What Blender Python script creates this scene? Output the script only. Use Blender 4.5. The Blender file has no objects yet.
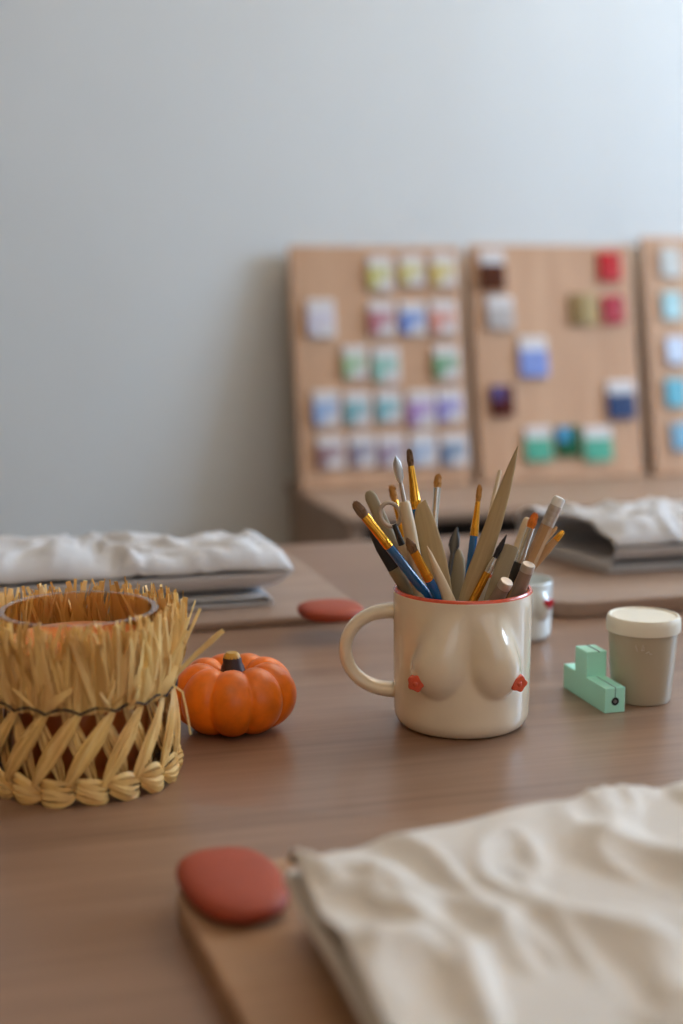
import bpy, bmesh, math, random
from mathutils import Vector, Matrix, Euler, noise
random.seed(7)
C = bpy.context.scene.collection
PI = math.pi
sc = bpy.context.scene

# ------------------------------------------------------------------ camera
TZ = 0.75                       # table top height
CAM = Vector((0, 0, TZ + 0.245))
PITCH = math.radians(9.27)
F = 50 / 36 * 1024              # focal length in pixels
A = math.radians(16)            # how far table and wall are turned
cam_d = bpy.data.cameras.new('camera')
cam = bpy.data.objects.new('camera', cam_d); C.objects.link(cam)
cam.location = CAM
cam.rotation_euler = (PI / 2 - PITCH, 0, 0)
cam_d.sensor_fit = 'VERTICAL'; cam_d.sensor_height = 36; cam_d.lens = 50
cam_d.clip_start = 0.02
cam_d.dof.use_dof = True
cam_d.dof.focus_distance = 0.765
cam_d.dof.aperture_fstop = 3.9
sc.camera = cam
FW = Vector((0, math.cos(PITCH), -math.sin(PITCH)))
UP = Vector((0, math.sin(PITCH), math.cos(PITCH)))

def ray(px, py):
    return (FW + Vector((1, 0, 0)) * ((px - 341.5) / F) + UP * ((512 - py) / F)).normalized()
def at_z(px, py, z):
    r = ray(px, py); t = (z - CAM.z) / r.z
    return CAM + r * t
def at_y(px, py, y):
    r = ray(px, py); return CAM + r * (y / r.y)
def at_plane(px, py, p0, n):
    r = ray(px, py); t = (p0 - CAM).dot(n) / r.dot(n)
    return CAM + r * t
U = Vector((math.cos(A), math.sin(A), 0))       # along wall / table
N = Vector((math.sin(A), -math.cos(A), 0))      # out of the wall, to the viewer

# ------------------------------------------------------------------ materials
MATS = {}
def srgb(c):
    return tuple(((x / 255) / 12.92 if x / 255 <= 0.04045 else ((x / 255 + 0.055) / 1.055) ** 2.4) for x in c) + (1,)
def mat(name, col, rough=0.5, metal=0.0, var=0.08, vscale=40, bump=0.0, bscale=200, spec=0.5, coat=0.0, sss=0.0, aniso=(1, 1, 1), emit=None):
    if name in MATS: return MATS[name]
    m = bpy.data.materials.new(name); m.use_nodes = True
    nt = m.node_tree; b = nt.nodes['Principled BSDF']
    c = srgb(col)
    tc = nt.nodes.new('ShaderNodeTexCoord'); mp = nt.nodes.new('ShaderNodeMapping')
    mp.inputs['Scale'].default_value = aniso
    nt.links.new(tc.outputs['Object'], mp.inputs[0])
    nz = nt.nodes.new('ShaderNodeTexNoise'); nz.inputs['Scale'].default_value = vscale; nz.inputs['Detail'].default_value = 4
    nt.links.new(mp.outputs[0], nz.inputs['Vector'])
    rp = nt.nodes.new('ShaderNodeValToRGB')
    rp.color_ramp.elements[0].position = 0.3; rp.color_ramp.elements[1].position = 0.7
    rp.color_ramp.elements[0].color = tuple(max(0, x * (1 - var)) for x in c[:3]) + (1,)
    rp.color_ramp.elements[1].color = tuple(min(1, x * (1 + var)) for x in c[:3]) + (1,)
    nt.links.new(nz.outputs[0], rp.inputs[0]); nt.links.new(rp.outputs[0], b.inputs['Base Color'])
    b.inputs['Roughness'].default_value = rough; b.inputs['Metallic'].default_value = metal
    b.inputs['Specular IOR Level'].default_value = spec
    b.inputs['Coat Weight'].default_value = coat; b.inputs['Coat Roughness'].default_value = 0.06
    if sss:
        b.inputs['Subsurface Weight'].default_value = sss
        b.inputs['Subsurface Radius'].default_value = (0.01, 0.004, 0.002); b.inputs['Subsurface Scale'].default_value = 0.6
    if bump:
        n2 = nt.nodes.new('ShaderNodeTexNoise'); n2.inputs['Scale'].default_value = bscale; n2.inputs['Detail'].default_value = 3
        nt.links.new(mp.outputs[0], n2.inputs['Vector'])
        bp = nt.nodes.new('ShaderNodeBump'); bp.inputs['Strength'].default_value = bump; bp.inputs['Distance'].default_value = 0.002
        nt.links.new(n2.outputs[0], bp.inputs['Height']); nt.links.new(bp.outputs[0], b.inputs['Normal'])
    MATS[name] = m
    return m
def wood(name, c1, c2, scale=1.0, axis='X', rough=0.5, spec=0.4, bump=0.1):
    """grain runs along the given local axis"""
    if name in MATS: return MATS[name]
    m = bpy.data.materials.new(name); m.use_nodes = True
    nt = m.node_tree; b = nt.nodes['Principled BSDF']
    tc = nt.nodes.new('ShaderNodeTexCoord'); mp = nt.nodes.new('ShaderNodeMapping')
    s = [14, 14, 14]; s['XYZ'.index(axis)] = 0.9
    mp.inputs['Scale'].default_value = [v * scale for v in s]
    nt.links.new(tc.outputs['Object'], mp.inputs[0])
    nz = nt.nodes.new('ShaderNodeTexNoise'); nz.inputs['Scale'].default_value = 2.2; nz.inputs['Detail'].default_value = 8; nz.inputs['Roughness'].default_value = 0.62
    nz.inputs['Distortion'].default_value = 0.6
    nt.links.new(mp.outputs[0], nz.inputs['Vector'])
    nf = nt.nodes.new('ShaderNodeTexNoise'); nf.inputs['Scale'].default_value = 14; nf.inputs['Detail'].default_value = 3
    nt.links.new(mp.outputs[0], nf.inputs['Vector'])
    mx = nt.nodes.new('ShaderNodeMath'); mx.operation = 'MULTIPLY_ADD'; mx.inputs[1].default_value = 0.35
    nt.links.new(nf.outputs[0], mx.inputs[0]); nt.links.new(nz.outputs[0], mx.inputs[2])
    rp = nt.nodes.new('ShaderNodeValToRGB')
    rp.color_ramp.elements[0].position = 0.45; rp.color_ramp.elements[1].position = 0.9
    rp.color_ramp.elements[0].color = srgb(c1); rp.color_ramp.elements[1].color = srgb(c2)
    nt.links.new(mx.outputs[0], rp.inputs[0]); nt.links.new(rp.outputs[0], b.inputs['Base Color'])
    b.inputs['Roughness'].default_value = rough; b.inputs['Specular IOR Level'].default_value = spec
    if bump:
        bp = nt.nodes.new('ShaderNodeBump'); bp.inputs['Strength'].default_value = bump; bp.inputs['Distance'].default_value = 0.001
        nt.links.new(mx.outputs[0], bp.inputs['Height']); nt.links.new(bp.outputs[0], b.inputs['Normal'])
    MATS[name] = m
    return m

M_table = wood('pale_ply_tabletop', (126, 96, 76), (158, 124, 100), 1.0, 'X', 0.34, 0.5, 0.15)
M_board = wood('placement_board_wood', (164, 126, 94), (188, 150, 116), 1.3, 'X', 0.5)
M_board2 = wood('greyer_board_wood', (138, 112, 94), (166, 138, 118), 1.2, 'X', 0.42)
M_ply = wood('display_board_ply', (186, 142, 108), (206, 164, 130), 0.8, 'Z', 0.6)
M_desk = wood('desk_wood', (150, 122, 102), (172, 144, 122), 0.9, 'X', 0.5)
M_wall = mat('wall_plaster', (224, 225, 222), 0.85, var=0.02, vscale=3, bump=0.35, bscale=60)
M_floor = wood('floor_boards', (90, 74, 60), (120, 98, 80), 0.5, 'X', 0.6)
M_tan = mat('tan_bounce_paint', (150, 122, 92), 0.85, var=0.02)  # tan invented for unseen walls, to bounce warm brown fill
M_ceil = mat('ceiling_paint', (212, 206, 196), 0.9, var=0.01)
M_trim = mat('white_trim_paint', (225, 225, 222), 0.5, var=0.01)
M_linen = mat('linen', (222, 214, 204), 0.92, var=0.05, vscale=25, bump=0.5, bscale=900, spec=0.1)
M_linen2 = mat('linen_grey', (190, 186, 186), 0.92, var=0.06, vscale=25, bump=0.5, bscale=900, spec=0.1)
M_linen3 = mat('linen_pale_grey', (214, 212, 212), 0.92, var=0.06, vscale=25, bump=0.5, bscale=900, spec=0.1)
M_terra = mat('terracotta_rubber', (160, 68, 42), 0.6, var=0.07, vscale=60, spec=0.35)
M_glaze = mat('cream_glaze', (234, 219, 194), 0.09, var=0.035, vscale=50, spec=0.55, coat=0.3, bump=0.03, bscale=300)
M_glazeb = mat('pale_blue_white_glaze', (222, 226, 222), 0.15, var=0.03, coat=0.6)
M_redpaint = mat('red_underglaze', (224, 92, 62), 0.25, var=0.12, vscale=300, coat=0.5)
M_pinkred = mat('ruby_underglaze', (190, 30, 45), 0.15, var=0.1, coat=0.6)
M_pump = mat('pumpkin_orange', (230, 112, 4), 0.34, var=0.22, vscale=70, spec=0.45, bump=0.08, bscale=150)
M_stem = mat('pumpkin_stem_brown', (58, 38, 40), 0.5, var=0.2)
M_stemtip = mat('pumpkin_stem_gold', (200, 150, 50), 0.45, var=0.2)
M_straw = mat('raffia', (255, 209, 140), 0.5, var=0.16, vscale=120, aniso=(1, 1, 0.2), spec=0.4)
def _island(m):
    nt = m.node_tree; b = nt.nodes['Principled BSDF']; g = nt.nodes.new('ShaderNodeNewGeometry')
    hv = nt.nodes.new('ShaderNodeValToRGB'); hv.color_ramp.elements[0].color = (.74, .62, .44, 1); hv.color_ramp.elements[1].color = (1.0, 1.0, 1.0, 1)
    e = hv.color_ramp.elements.new(.5); e.color = (1, .95, .84, 1)
    nt.links.new(g.outputs['Random Per Island'], hv.inputs[0])
    mm = nt.nodes.new('ShaderNodeMix'); mm.data_type = 'RGBA'; mm.blend_type = 'MULTIPLY'; mm.inputs[0].default_value = 1
    src = b.inputs['Base Color'].links[0].from_socket
    nt.links.new(src, mm.inputs[6]); nt.links.new(hv.outputs[0], mm.inputs[7]); nt.links.new(mm.outputs[2], b.inputs['Base Color'])
_island(M_straw)
M_thread = mat('dark_thread', (34, 32, 38), 0.8)
M_wax = mat('peach_wax', (240, 160, 108), 0.15, var=0.04, sss=0.5)
M_mint = mat('mint_plastic', (176, 244, 222), 0.42, var=0.03, spec=0.4)
M_screw = mat('steel_screw', (150, 150, 150), 0.3, 1.0)
M_black = mat('black_groove', (22, 26, 26), 0.7)
M_tub = mat('grey_clear_tub', (180, 166, 142), 0.28, var=0.03, spec=0.5)
M_lid = mat('cream_plastic_lid', (234, 226, 206), 0.45, var=0.015, spec=0.4)
M_gold = mat('gold_ferrule', (236, 168, 60), 0.22, 1.0, var=0.04)
M_silver = mat('silver_ferrule', (214, 212, 206), 0.22, 1.0, var=0.04)
M_dull = mat('dull_aluminium', (200, 186, 172), 0.45, .8, var=.05)
M_steel = mat('polished_steel', (235, 240, 244), 0.28, 1.0, var=0.02)
M_darkm = mat('dark_metal', (70, 68, 66), 0.35, 0.9)
M_blue = mat('blue_lacquer', (6, 88, 146), 0.16, var=0.04, coat=0.8)
M_bris = mat('brown_bristle', (130, 94, 58), 0.6, var=0.3, vscale=900, aniso=(1, 1, 0.05))
M_brisg = mat('golden_bristle', (196, 140, 66), 0.55, var=0.25, vscale=900, aniso=(1, 1, 0.05))
M_briso = mat('orange_bristle', (226, 128, 36), 0.5, var=0.25, vscale=900, aniso=(1, 1, 0.05))
M_brisd = mat('dark_bristle', (48, 42, 44), 0.5, var=0.2, vscale=900, aniso=(1, 1, 0.05))
M_olive = wood('boxwood', (166, 140, 98), (186, 160, 116), 6, 'Z', 0.55)
M_olive2 = wood('greyed_boxwood', (146, 130, 102), (166, 150, 118), 6, 'Z', 0.6)
M_lwood = wood('light_beech', (206, 182, 146), (222, 200, 166), 6, 'Z', 0.5)
M_pwood = wood('pinkish_wood', (146, 122, 106), (166, 140, 122), 6, 'Z', 0.5)
M_pencil = wood('pencil_wood', (176, 134, 90), (196, 152, 104), 6, 'Z', 0.45)
M_eraser = mat('white_eraser', (232, 226, 216), 0.8)
M_cream = mat('cream_handle', (210, 196, 160), 0.35)
M_tile = mat('white_tile', (214, 208, 206), 0.5, var=0.03)

def glass(name, tint, ior=1.45):
    m = bpy.data.materials.new(name); m.use_nodes = True
    nt = m.node_tree; nt.nodes.clear()
    out = nt.nodes.new('ShaderNodeOutputMaterial'); mx = nt.nodes.new('ShaderNodeMixShader')
    tr = nt.nodes.new('ShaderNodeBsdfTransparent'); tr.inputs[0].default_value = srgb(tint)
    gl = nt.nodes.new('ShaderNodeBsdfGlossy'); gl.inputs['Roughness'].default_value = 0.03
    lw = nt.nodes.new('ShaderNodeLayerWeight'); lw.inputs[0].default_value = 0.5
    pw = nt.nodes.new('ShaderNodeMath'); pw.operation = 'POWER'; pw.inputs[1].default_value = 3
    fr = nt.nodes.new('ShaderNodeMath'); fr.operation = 'MULTIPLY_ADD'; fr.inputs[1].default_value = .95; fr.inputs[2].default_value = .03
    nt.links.new(lw.outputs['Facing'], pw.inputs[0]); nt.links.new(pw.outputs[0], fr.inputs[0])
    nt.links.new(fr.outputs[0], mx.inputs[0]); nt.links.new(tr.outputs[0], mx.inputs[1]); nt.links.new(gl.outputs[0], mx.inputs[2])
    nt.links.new(mx.outputs[0], out.inputs[0])
    return m
M_glass = glass('amber_glass', (246, 234, 216))

# ------------------------------------------------------------------ mesh builder
class MB:
    def __init__(s): s.v = []; s.f = []; s.m = []
    def add(s, vs, fs, mi=0):
        o = len(s.v); s.v += [tuple(x) for x in vs]
        for f in fs: s.f.append([i + o for i in f]); s.m.append(mi)
    def box(s, x0, x1, y0, y1, z0, z1, mi=0):
        s.add([(x, y, z) for z in (z0, z1) for x, y in ((x0, y0), (x1, y0), (x1, y1), (x0, y1))],
              [(0, 3, 2, 1), (4, 5, 6, 7), (0, 1, 5, 4), (1, 2, 6, 5), (2, 3, 7, 6), (3, 0, 4, 7)], mi)
        return s
    def prism(s, pts, z0, z1, mi=0, r=0.0):
        """outline prism with rounded-over top and bottom edge of radius r"""
        n = len(pts); cx = sum(p[0] for p in pts) / n; cy = sum(p[1] for p in pts) / n
        rings = [(0.0, z0)]
        if r:
            rings = []
            for k in range(4): a = PI / 2 * k / 3; rings.append((r * (1 - math.sin(a)), z0 + r * (1 - math.cos(a))))
            for k in range(4): a = PI / 2 * k / 3; rings.append((r * (1 - math.cos(a)), z1 - r * (1 - math.sin(a))))
        else: rings = [(0, z0), (0, z1)]
        vs = []
        nr = []
        for i in range(n):
            a = Vector(pts[i - 1]); b = Vector(pts[i]); c = Vector(pts[(i + 1) % n])
            e1 = (b - a).normalized(); e2 = (c - b).normalized(); t = (e1 + e2).normalized()
            nr.append(Vector((-t.y, t.x)))
        for off, z in rings:
            for i in range(n): p = Vector(pts[i]) + nr[i] * off; vs.append((p.x, p.y, z))
        fs = []
        for k in range(len(rings) - 1):
            for i in range(n): j = (i + 1) % n; fs.append((k * n + i, k * n + j, (k + 1) * n + j, (k + 1) * n + i))
        fs.append(tuple(reversed(range(n)))); fs.append(tuple((len(rings) - 1) * n + i for i in range(n)))
        s.add(vs, fs, mi); return s
    def lathe(s, prof, seg=64, mi=0, mats=None, cap=True):
        n = len(prof); vs = []
        for r, z in prof:
            for k in range(seg): a = 2 * PI * k / seg; vs.append((r * math.cos(a), r * math.sin(a), z))
        for i in range(n - 1):
            fs = [(i * seg + k, i * seg + (k + 1) % seg, (i + 1) * seg + (k + 1) % seg, (i + 1) * seg + k) for k in range(seg)]
            if i == 0: s.add(vs, fs, mats[i] if mats else mi); base = len(s.v) - len(vs)
            else:
                for f in fs: s.f.append([q + base for q in f]); s.m.append(mats[i] if mats else mi)
        if cap:
            s.f.append([base + k for k in reversed(range(seg))]); s.m.append(mats[0] if mats else mi)
            s.f.append([base + (n - 1) * seg + k for k in range(seg)]); s.m.append(mats[-1] if mats else mi)
        return s
    def loft(s, st, seg=14, mi=0):
        """stations (z, rx, ry, ox, oy) of ellipses along local z"""
        vs = []
        for q in st:
            z, rx, ry = q[:3]; ox = q[3] if len(q) > 3 else 0; oy = q[4] if len(q) > 4 else 0
            for k in range(seg): a = 2 * PI * k / seg; vs.append((ox + rx * math.cos(a), oy + ry * math.sin(a), z))
        n = len(st)
        fs = [(i * seg + k, i * seg + (k + 1) % seg, (i + 1) * seg + (k + 1) % seg, (i + 1) * seg + k) for i in range(n - 1) for k in range(seg)]
        fs.append(tuple(reversed(range(seg)))); fs.append(tuple((n - 1) * seg + k for k in range(seg)))
        s.add(vs, fs, mi); return s
    def tube(s, pts, rad, seg=10, mi=0, flat=1.0, closed=False, ref=Vector((0, 0, 1))):
        pts = [Vector(p) for p in pts]; n = len(pts)
        if not hasattr(rad, '__len__'): rad = [rad] * n
        vs = []
        for i, p in enumerate(pts):
            if closed: t = pts[(i + 1) % n] - pts[i - 1]
            else: t = pts[min(i + 1, n - 1)] - pts[max(i - 1, 0)]
            t.normalize(); x = ref.cross(t)
            if x.length < 1e-4: x = Vector((1, 0, 0)).cross(t)
            x.normalize(); y = t.cross(x)
            for k in range(seg):
                a = 2 * PI * k / seg
                vs.append(p + x * (math.cos(a) * rad[i] * flat) + y * (math.sin(a) * rad[i]))
        m = n if closed else n - 1
        fs = [(i * seg + k, i * seg + (k + 1) % seg, ((i + 1) % n) * seg + (k + 1) % seg, ((i + 1) % n) * seg + k) for i in range(m) for k in range(seg)]
        if not closed: fs.append(tuple(reversed(range(seg)))); fs.append(tuple((n - 1) * seg + k for k in range(seg)))
        s.add(vs, fs, mi); return s
    def build(s, name, m, parent=None, smooth=True, bevel=0, angle=40):
        me = bpy.data.meshes.new(name); me.from_pydata(s.v, [], s.f)
        for x in (m if isinstance(m, (list, tuple)) else [m]): me.materials.append(x)
        for p, mi in zip(me.polygons, s.m): p.material_index = mi; p.use_smooth = smooth
        bm = bmesh.new(); bm.from_mesh(me); bmesh.ops.recalc_face_normals(bm, faces=bm.faces); bm.to_mesh(me); bm.free()
        if smooth: me.set_sharp_from_angle(angle=math.radians(angle))
        me.update()
        o = bpy.data.objects.new(name, me); C.objects.link(o)
        if parent: o.parent = parent
        if bevel:
            b = o.modifiers.new('b', 'BEVEL'); b.width = bevel; b.segments = 3; b.limit_method = 'ANGLE'
        return o

def thing(name, label, cat, loc=(0, 0, 0), rotz=0, group=None):
    o = bpy.data.objects.new(name, None); C.objects.link(o); o.empty_display_size = 0.02
    o.location = loc; o.rotation_euler = (0, 0, rotz); o['label'] = label; o['category'] = cat
    if group: o['group'] = group
    return o
def tag(o, label, cat, group=None):
    o['label'] = label; o['category'] = cat
    if group: o['group'] = group
    return o
def struct(o): o['kind'] = 'structure'; return o
def rrect(x0, x1, y0, y1, r, n=8):
    p = []
    for cx, cy, a0 in ((x1 - r, y1 - r, 0), (x0 + r, y1 - r, 90), (x0 + r, y0 + r, 180), (x1 - r, y0 + r, 270)):
        for k in range(n + 1): a = math.radians(a0 + 90 * k / n); p.append((cx + r * math.cos(a), cy + r * math.sin(a)))
    return p

# ------------------------------------------------------------------ room (frame: origin W0 on the wall line, x along U, y into the wall)
W0 = Vector((0, 2.55, 0))
room_rot = A
def in_room(o):
    o.location = W0; o.rotation_euler = (0, 0, room_rot); return o
XL, XR, YB, ZC = -2.3, 2.25, -4.1, 2.7
b = MB(); b.box(XL - .1, XR + .1, 0, .1, 0, ZC); in_room(struct(b.build('wall_back', M_wall, smooth=False)))
b = MB(); b.box(XL - .1, XR + .1, YB - .1, .1, -.08, 0); in_room(struct(b.build('floor', M_floor, smooth=False)))
b = MB(); b.box(XL - .1, XR + .1, YB - .1, .1, ZC, ZC + .08); in_room(struct(b.build('ceiling', M_ceil, smooth=False)))
b = MB(); b.box(XL - .1, XL, YB, 0, 0, ZC); in_room(struct(b.build('wall_left', M_tan, smooth=False)))
# right wall with a window opening, plus an added slim one
wy0, wy1, wz0, wz1 = -1.75, -0.7, 1.1, 2.45
vy0, vy1 = -2.58, -2.36
def wall_hole(name, along, a0, a1, h0, h1, A0, A1, c0, c1):
    b = MB()
    def bb(p0, p1, z0, z1):
        if along == 'y': b.box(c0, c1, p0, p1, z0, z1)
        else: b.box(p0, p1, c0, c1, z0, z1)
    bb(A0, a0, 0, ZC); bb(a1, A1, 0, ZC); bb(a0, a1, 0, h0); bb(a0, a1, h1, ZC)
    bm_o = b.build(name, M_tan, smooth=False)
    return in_room(struct(bm_o))
b = MB()
for a_, c_, z_, h_ in ((YB, vy0, 0, ZC), (vy0, vy1, 0, wz0), (vy0, vy1, wz1, ZC), (vy1, wy0, 0, ZC), (wy0, wy1, 0, wz0), (wy0, wy1, wz1, ZC), (wy1, 0, 0, ZC)): b.box(XR, XR + .1, a_, c_, z_, h_)
in_room(struct(b.build('wall_right', M_wall, smooth=False)))
wall_hole('wall_rear', 'x', -1.0, 1.2, 0.9, 2.3, XL, XR, YB - .1, YB)
def win(name, along, a0, a1, z0, z1, c):
    b = MB(); t = .05
    def bb(p0, p1, q0, q1):
        if along == 'y': b.box(c, c + .06, p0, p1, q0, q1)
        else: b.box(p0, p1, c, c + .06, q0, q1)
    bb(a0, a0 + t, z0, z1); bb(a1 - t, a1, z0, z1); bb(a0 + t, a1 - t, z0, z0 + t); bb(a0 + t, a1 - t, z1 - t, z1)
    bb((a0 + a1) / 2 - .02, (a0 + a1) / 2 + .02, z0 + t, z1 - t)
    return in_room(struct(b.build(name, M_trim, smooth=False)))
win('window_1', 'y', wy0, wy1, wz0, wz1, XR + .02)
win('added_streak_window', 'y', vy0, vy1, wz0, wz1, XR + .02)
win('added_fill_window', 'x', -1.0, 1.2, 0.9, 2.3, YB - .08)  # unseen opening added to hold the rear fill
b = MB(); b.box(XL, XR, -.015, 0, 0, .08); in_room(struct(b.build('baseboard_back', M_trim, smooth=False)))

def room_pt(x, y, z): return W0 + Vector((math.cos(A) * x - math.sin(A) * y, math.sin(A) * x + math.cos(A) * y, z))
def area(name, pos, direction, sx, sy, power, col):
    l = bpy.data.lights.new(name, 'AREA'); l.shape = 'RECTANGLE'; l.size = sx; l.size_y = sy; l.energy = power; l.color = col
    o = bpy.data.objects.new(name, l); C.objects.link(o); o.location = pos
    o.rotation_euler = Vector(direction).to_track_quat('-Z', 'Z').to_euler()
    return o
area('daylight_side_window', room_pt(XR + .0, (wy0 + wy1) / 2, (wz0 + wz1) / 2), room_pt(-1, 0, 0) - W0, wy1 - wy0 - .1, wz1 - wz0 - .1, 70, (0.52, 0.73, 1.0))
area('added_streak_light', room_pt(XR + .0, (vy0 + vy1) / 2, (wz0 + wz1) / 2), room_pt(-1, 0, 0) - W0, vy1 - vy0 - .06, wz1 - wz0 - .1, 24, (0.62, 0.80, 1.0))  # unseen strip added for the vertical streak on the mug
area('added_rear_fill', room_pt(.1, YB + .01, 1.6), room_pt(0, 1, 0) - W0, 2.1, 1.3, 3, (1.0, 0.82, 0.62))  # warm fill added behind the viewer
LP = room_pt(.95, -.62, 0)  # unseen uplighter added to bounce light onto the upper wall
lamp = thing('added_uplighter', 'added unseen brass uplighter beside the desk, brightening the upper wall', 'lamp', LP)
b = MB(); b.lathe([(.13, 0), (.13, .012), (.02, .03), (.012, .05), (.012, 1.78)], 32); b.build('pole', mat('brass', (150, 120, 70), .3, 1.0), lamp)
b = MB(); b.lathe([(.02, 1.77), (.08, 1.79), (.13, 1.84), (.15, 1.90), (.146, 1.90), (.125, 1.845), (.075, 1.80), (.01, 1.785)], 40); b.build('lamp_shade', mat('brass', (150, 120, 70), .3, 1.0), lamp)
ul = area('added_uplight_bulb', LP + Vector((0, 0, 1.83)), (0, 0, 1), .2, .2, 38, (1.0, 0.88, 0.72)); ul.data.shape = 'DISK'
LP2 = room_pt(-.9, -3.3, 0)  # second unseen uplighter, added as soft warm fill from the ceiling
lamp2 = thing('added_uplighter', 'added unseen brass uplighter behind the viewer, for soft warm fill', 'lamp', LP2)
for ch in list(lamp.children):
    c_ = ch.copy(); C.objects.link(c_); c_.parent = lamp2
ul2 = area('added_uplight_bulb', LP2 + Vector((0, 0, 1.83)), (0, 0, 1), .2, .2, 22, (1.0, 0.80, 0.56)); ul2.data.shape = 'DISK'
w = bpy.data.worlds.new('world'); sc.world = w; w.use_nodes = True
w.node_tree.nodes['Background'].inputs[0].default_value = (0.62, 0.78, 1, 1); w.node_tree.nodes['Background'].inputs[1].default_value = 0.6

# ------------------------------------------------------------------ table (rotated by A)
tab = thing('worktable', 'long pale wooden worktable in the foreground carrying all the pottery tools', 'table', (0, 0, 0), A)
def tl(p):   # world -> table frame
    return Matrix.Rotation(-A, 3, 'Z') @ Vector(p)
far = tl(at_z(310, 543, TZ))
ty1 = far.y; ty0 = ty1 - 1.22
b = MB(); b.prism(rrect(-1.15, 1.25, ty0, ty1, .012, 4), TZ - .03, TZ, r=.003); b.build('tabletop', M_table, tab)
for x in (-1.08, 1.18):
    for y in (ty0 + .07, ty1 - .07):
        b = MB(); b.box(x - .03, x + .03, y - .03, y + .03, 0, TZ - .03); b.build('leg', M_table, tab, bevel=.004)
for y in (ty0 + .06, ty1 - .08):
    b = MB(); b.box(-1.05, 1.15, y, y + .02, TZ - .11, TZ - .03); b.build('apron_rail', M_table, tab, bevel=.002)

# ------------------------------------------------------------------ desk with the leaning sample boards
def rl(p):   # world -> room frame
    return Matrix.Rotation(-A, 3, 'Z') @ (Vector(p) - W0)
ZL = TZ + .245 - .357
fr_c = rl(at_z(345, 517, ZL)); bk = rl(at_z(303, 491, ZL))
desk = thing('side_desk', 'low wooden desk against the wall carrying the glaze sample boards', 'desk', W0, A)
dx0 = fr_c.x; dx1 = dx0 + 1.9; dy0 = fr_c.y
b = MB(); b.box(dx0, dx1, dy0, -.016, ZL - .014, ZL); b.build('desktop', M_desk, desk, bevel=.003)
b = MB(); b.box(dx0 + .01, dx0 + .035, dy0 + .01, -.016, 0, ZL - .014); b.build('side_panel', M_desk, desk, bevel=.002)
b = MB(); b.box(dx1 - .035, dx1 - .01, dy0 + .01, -.016, 0, ZL - .014); b.build('side_panel', M_desk, desk, bevel=.002)
M_shade = mat('under_desk_shade', (30, 26, 24), 0.7)  # near-black colour stands in for the shade under the desk
b = MB(); b.box(dx0 + .035, dx1 - .035, -.05, -.03, 0, ZL - .014); b.build('shade_panel', M_shade, desk)
b = MB(); b.box(dx0 + .035, dx1 - .035, dy0 + .04, -.05, .25, .27); b.build('shelf', M_desk, desk)

LEAN = math.radians(11)
TH = .012
foot_y = bk.y
zdir = Vector((0, math.sin(LEAN), math.cos(LEAN)))     # room frame, up the board
def rw(v): return Matrix.Rotation(A, 3, 'Z') @ v
P0 = W0 + rw(Vector((0, foot_y, ZL)))                  # a point on the front face of the boards
PN = rw(Vector((0, -math.cos(LEAN), math.sin(LEAN))))
def on_board(px, py):
    """(x along, h up the face)"""
    q = rl(at_plane(px, py, P0, PN)); return q.x, (q.z - ZL) / math.cos(LEAN)
boards = []
for (l, r, top, lab) in ((297, 468, (375, 246), 'leftmost leaning plywood board with twenty pastel glaze sample tiles'),
                         (477, 640, (550, 245), 'middle leaning plywood board with scattered dark, red and green tiles'),
                         (651, 830, (660, 237), 'rightmost leaning plywood board, cut off by the photo edge')):
    x0, _ = on_board(l, 400); x1, _ = on_board(r, 400); _, h = on_board(*top)
    o = bpy.data.objects.new('display_board', None); C.objects.link(o)
    o.location = W0 + rw(Vector((x0, foot_y, ZL))); o.rotation_euler = (Matrix.Rotation(A, 3, 'Z') @ Matrix.Rotation(-LEAN, 3, 'X')).to_euler()
    tag(o, lab, 'board', 'leaning glaze sample boards')
    b = MB(); b.box(0, x1 - x0, 0, TH, 0.0022, h); b.build('plywood_sheet', M_ply, o, bevel=.0015)
    b = MB(); b.box(0.01, x1 - x0 - .01, TH, TH + .018, h * .45, h * .45 + .03); b.build('rear_batten', M_ply, o)
    boards.append((o, x0))

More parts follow.
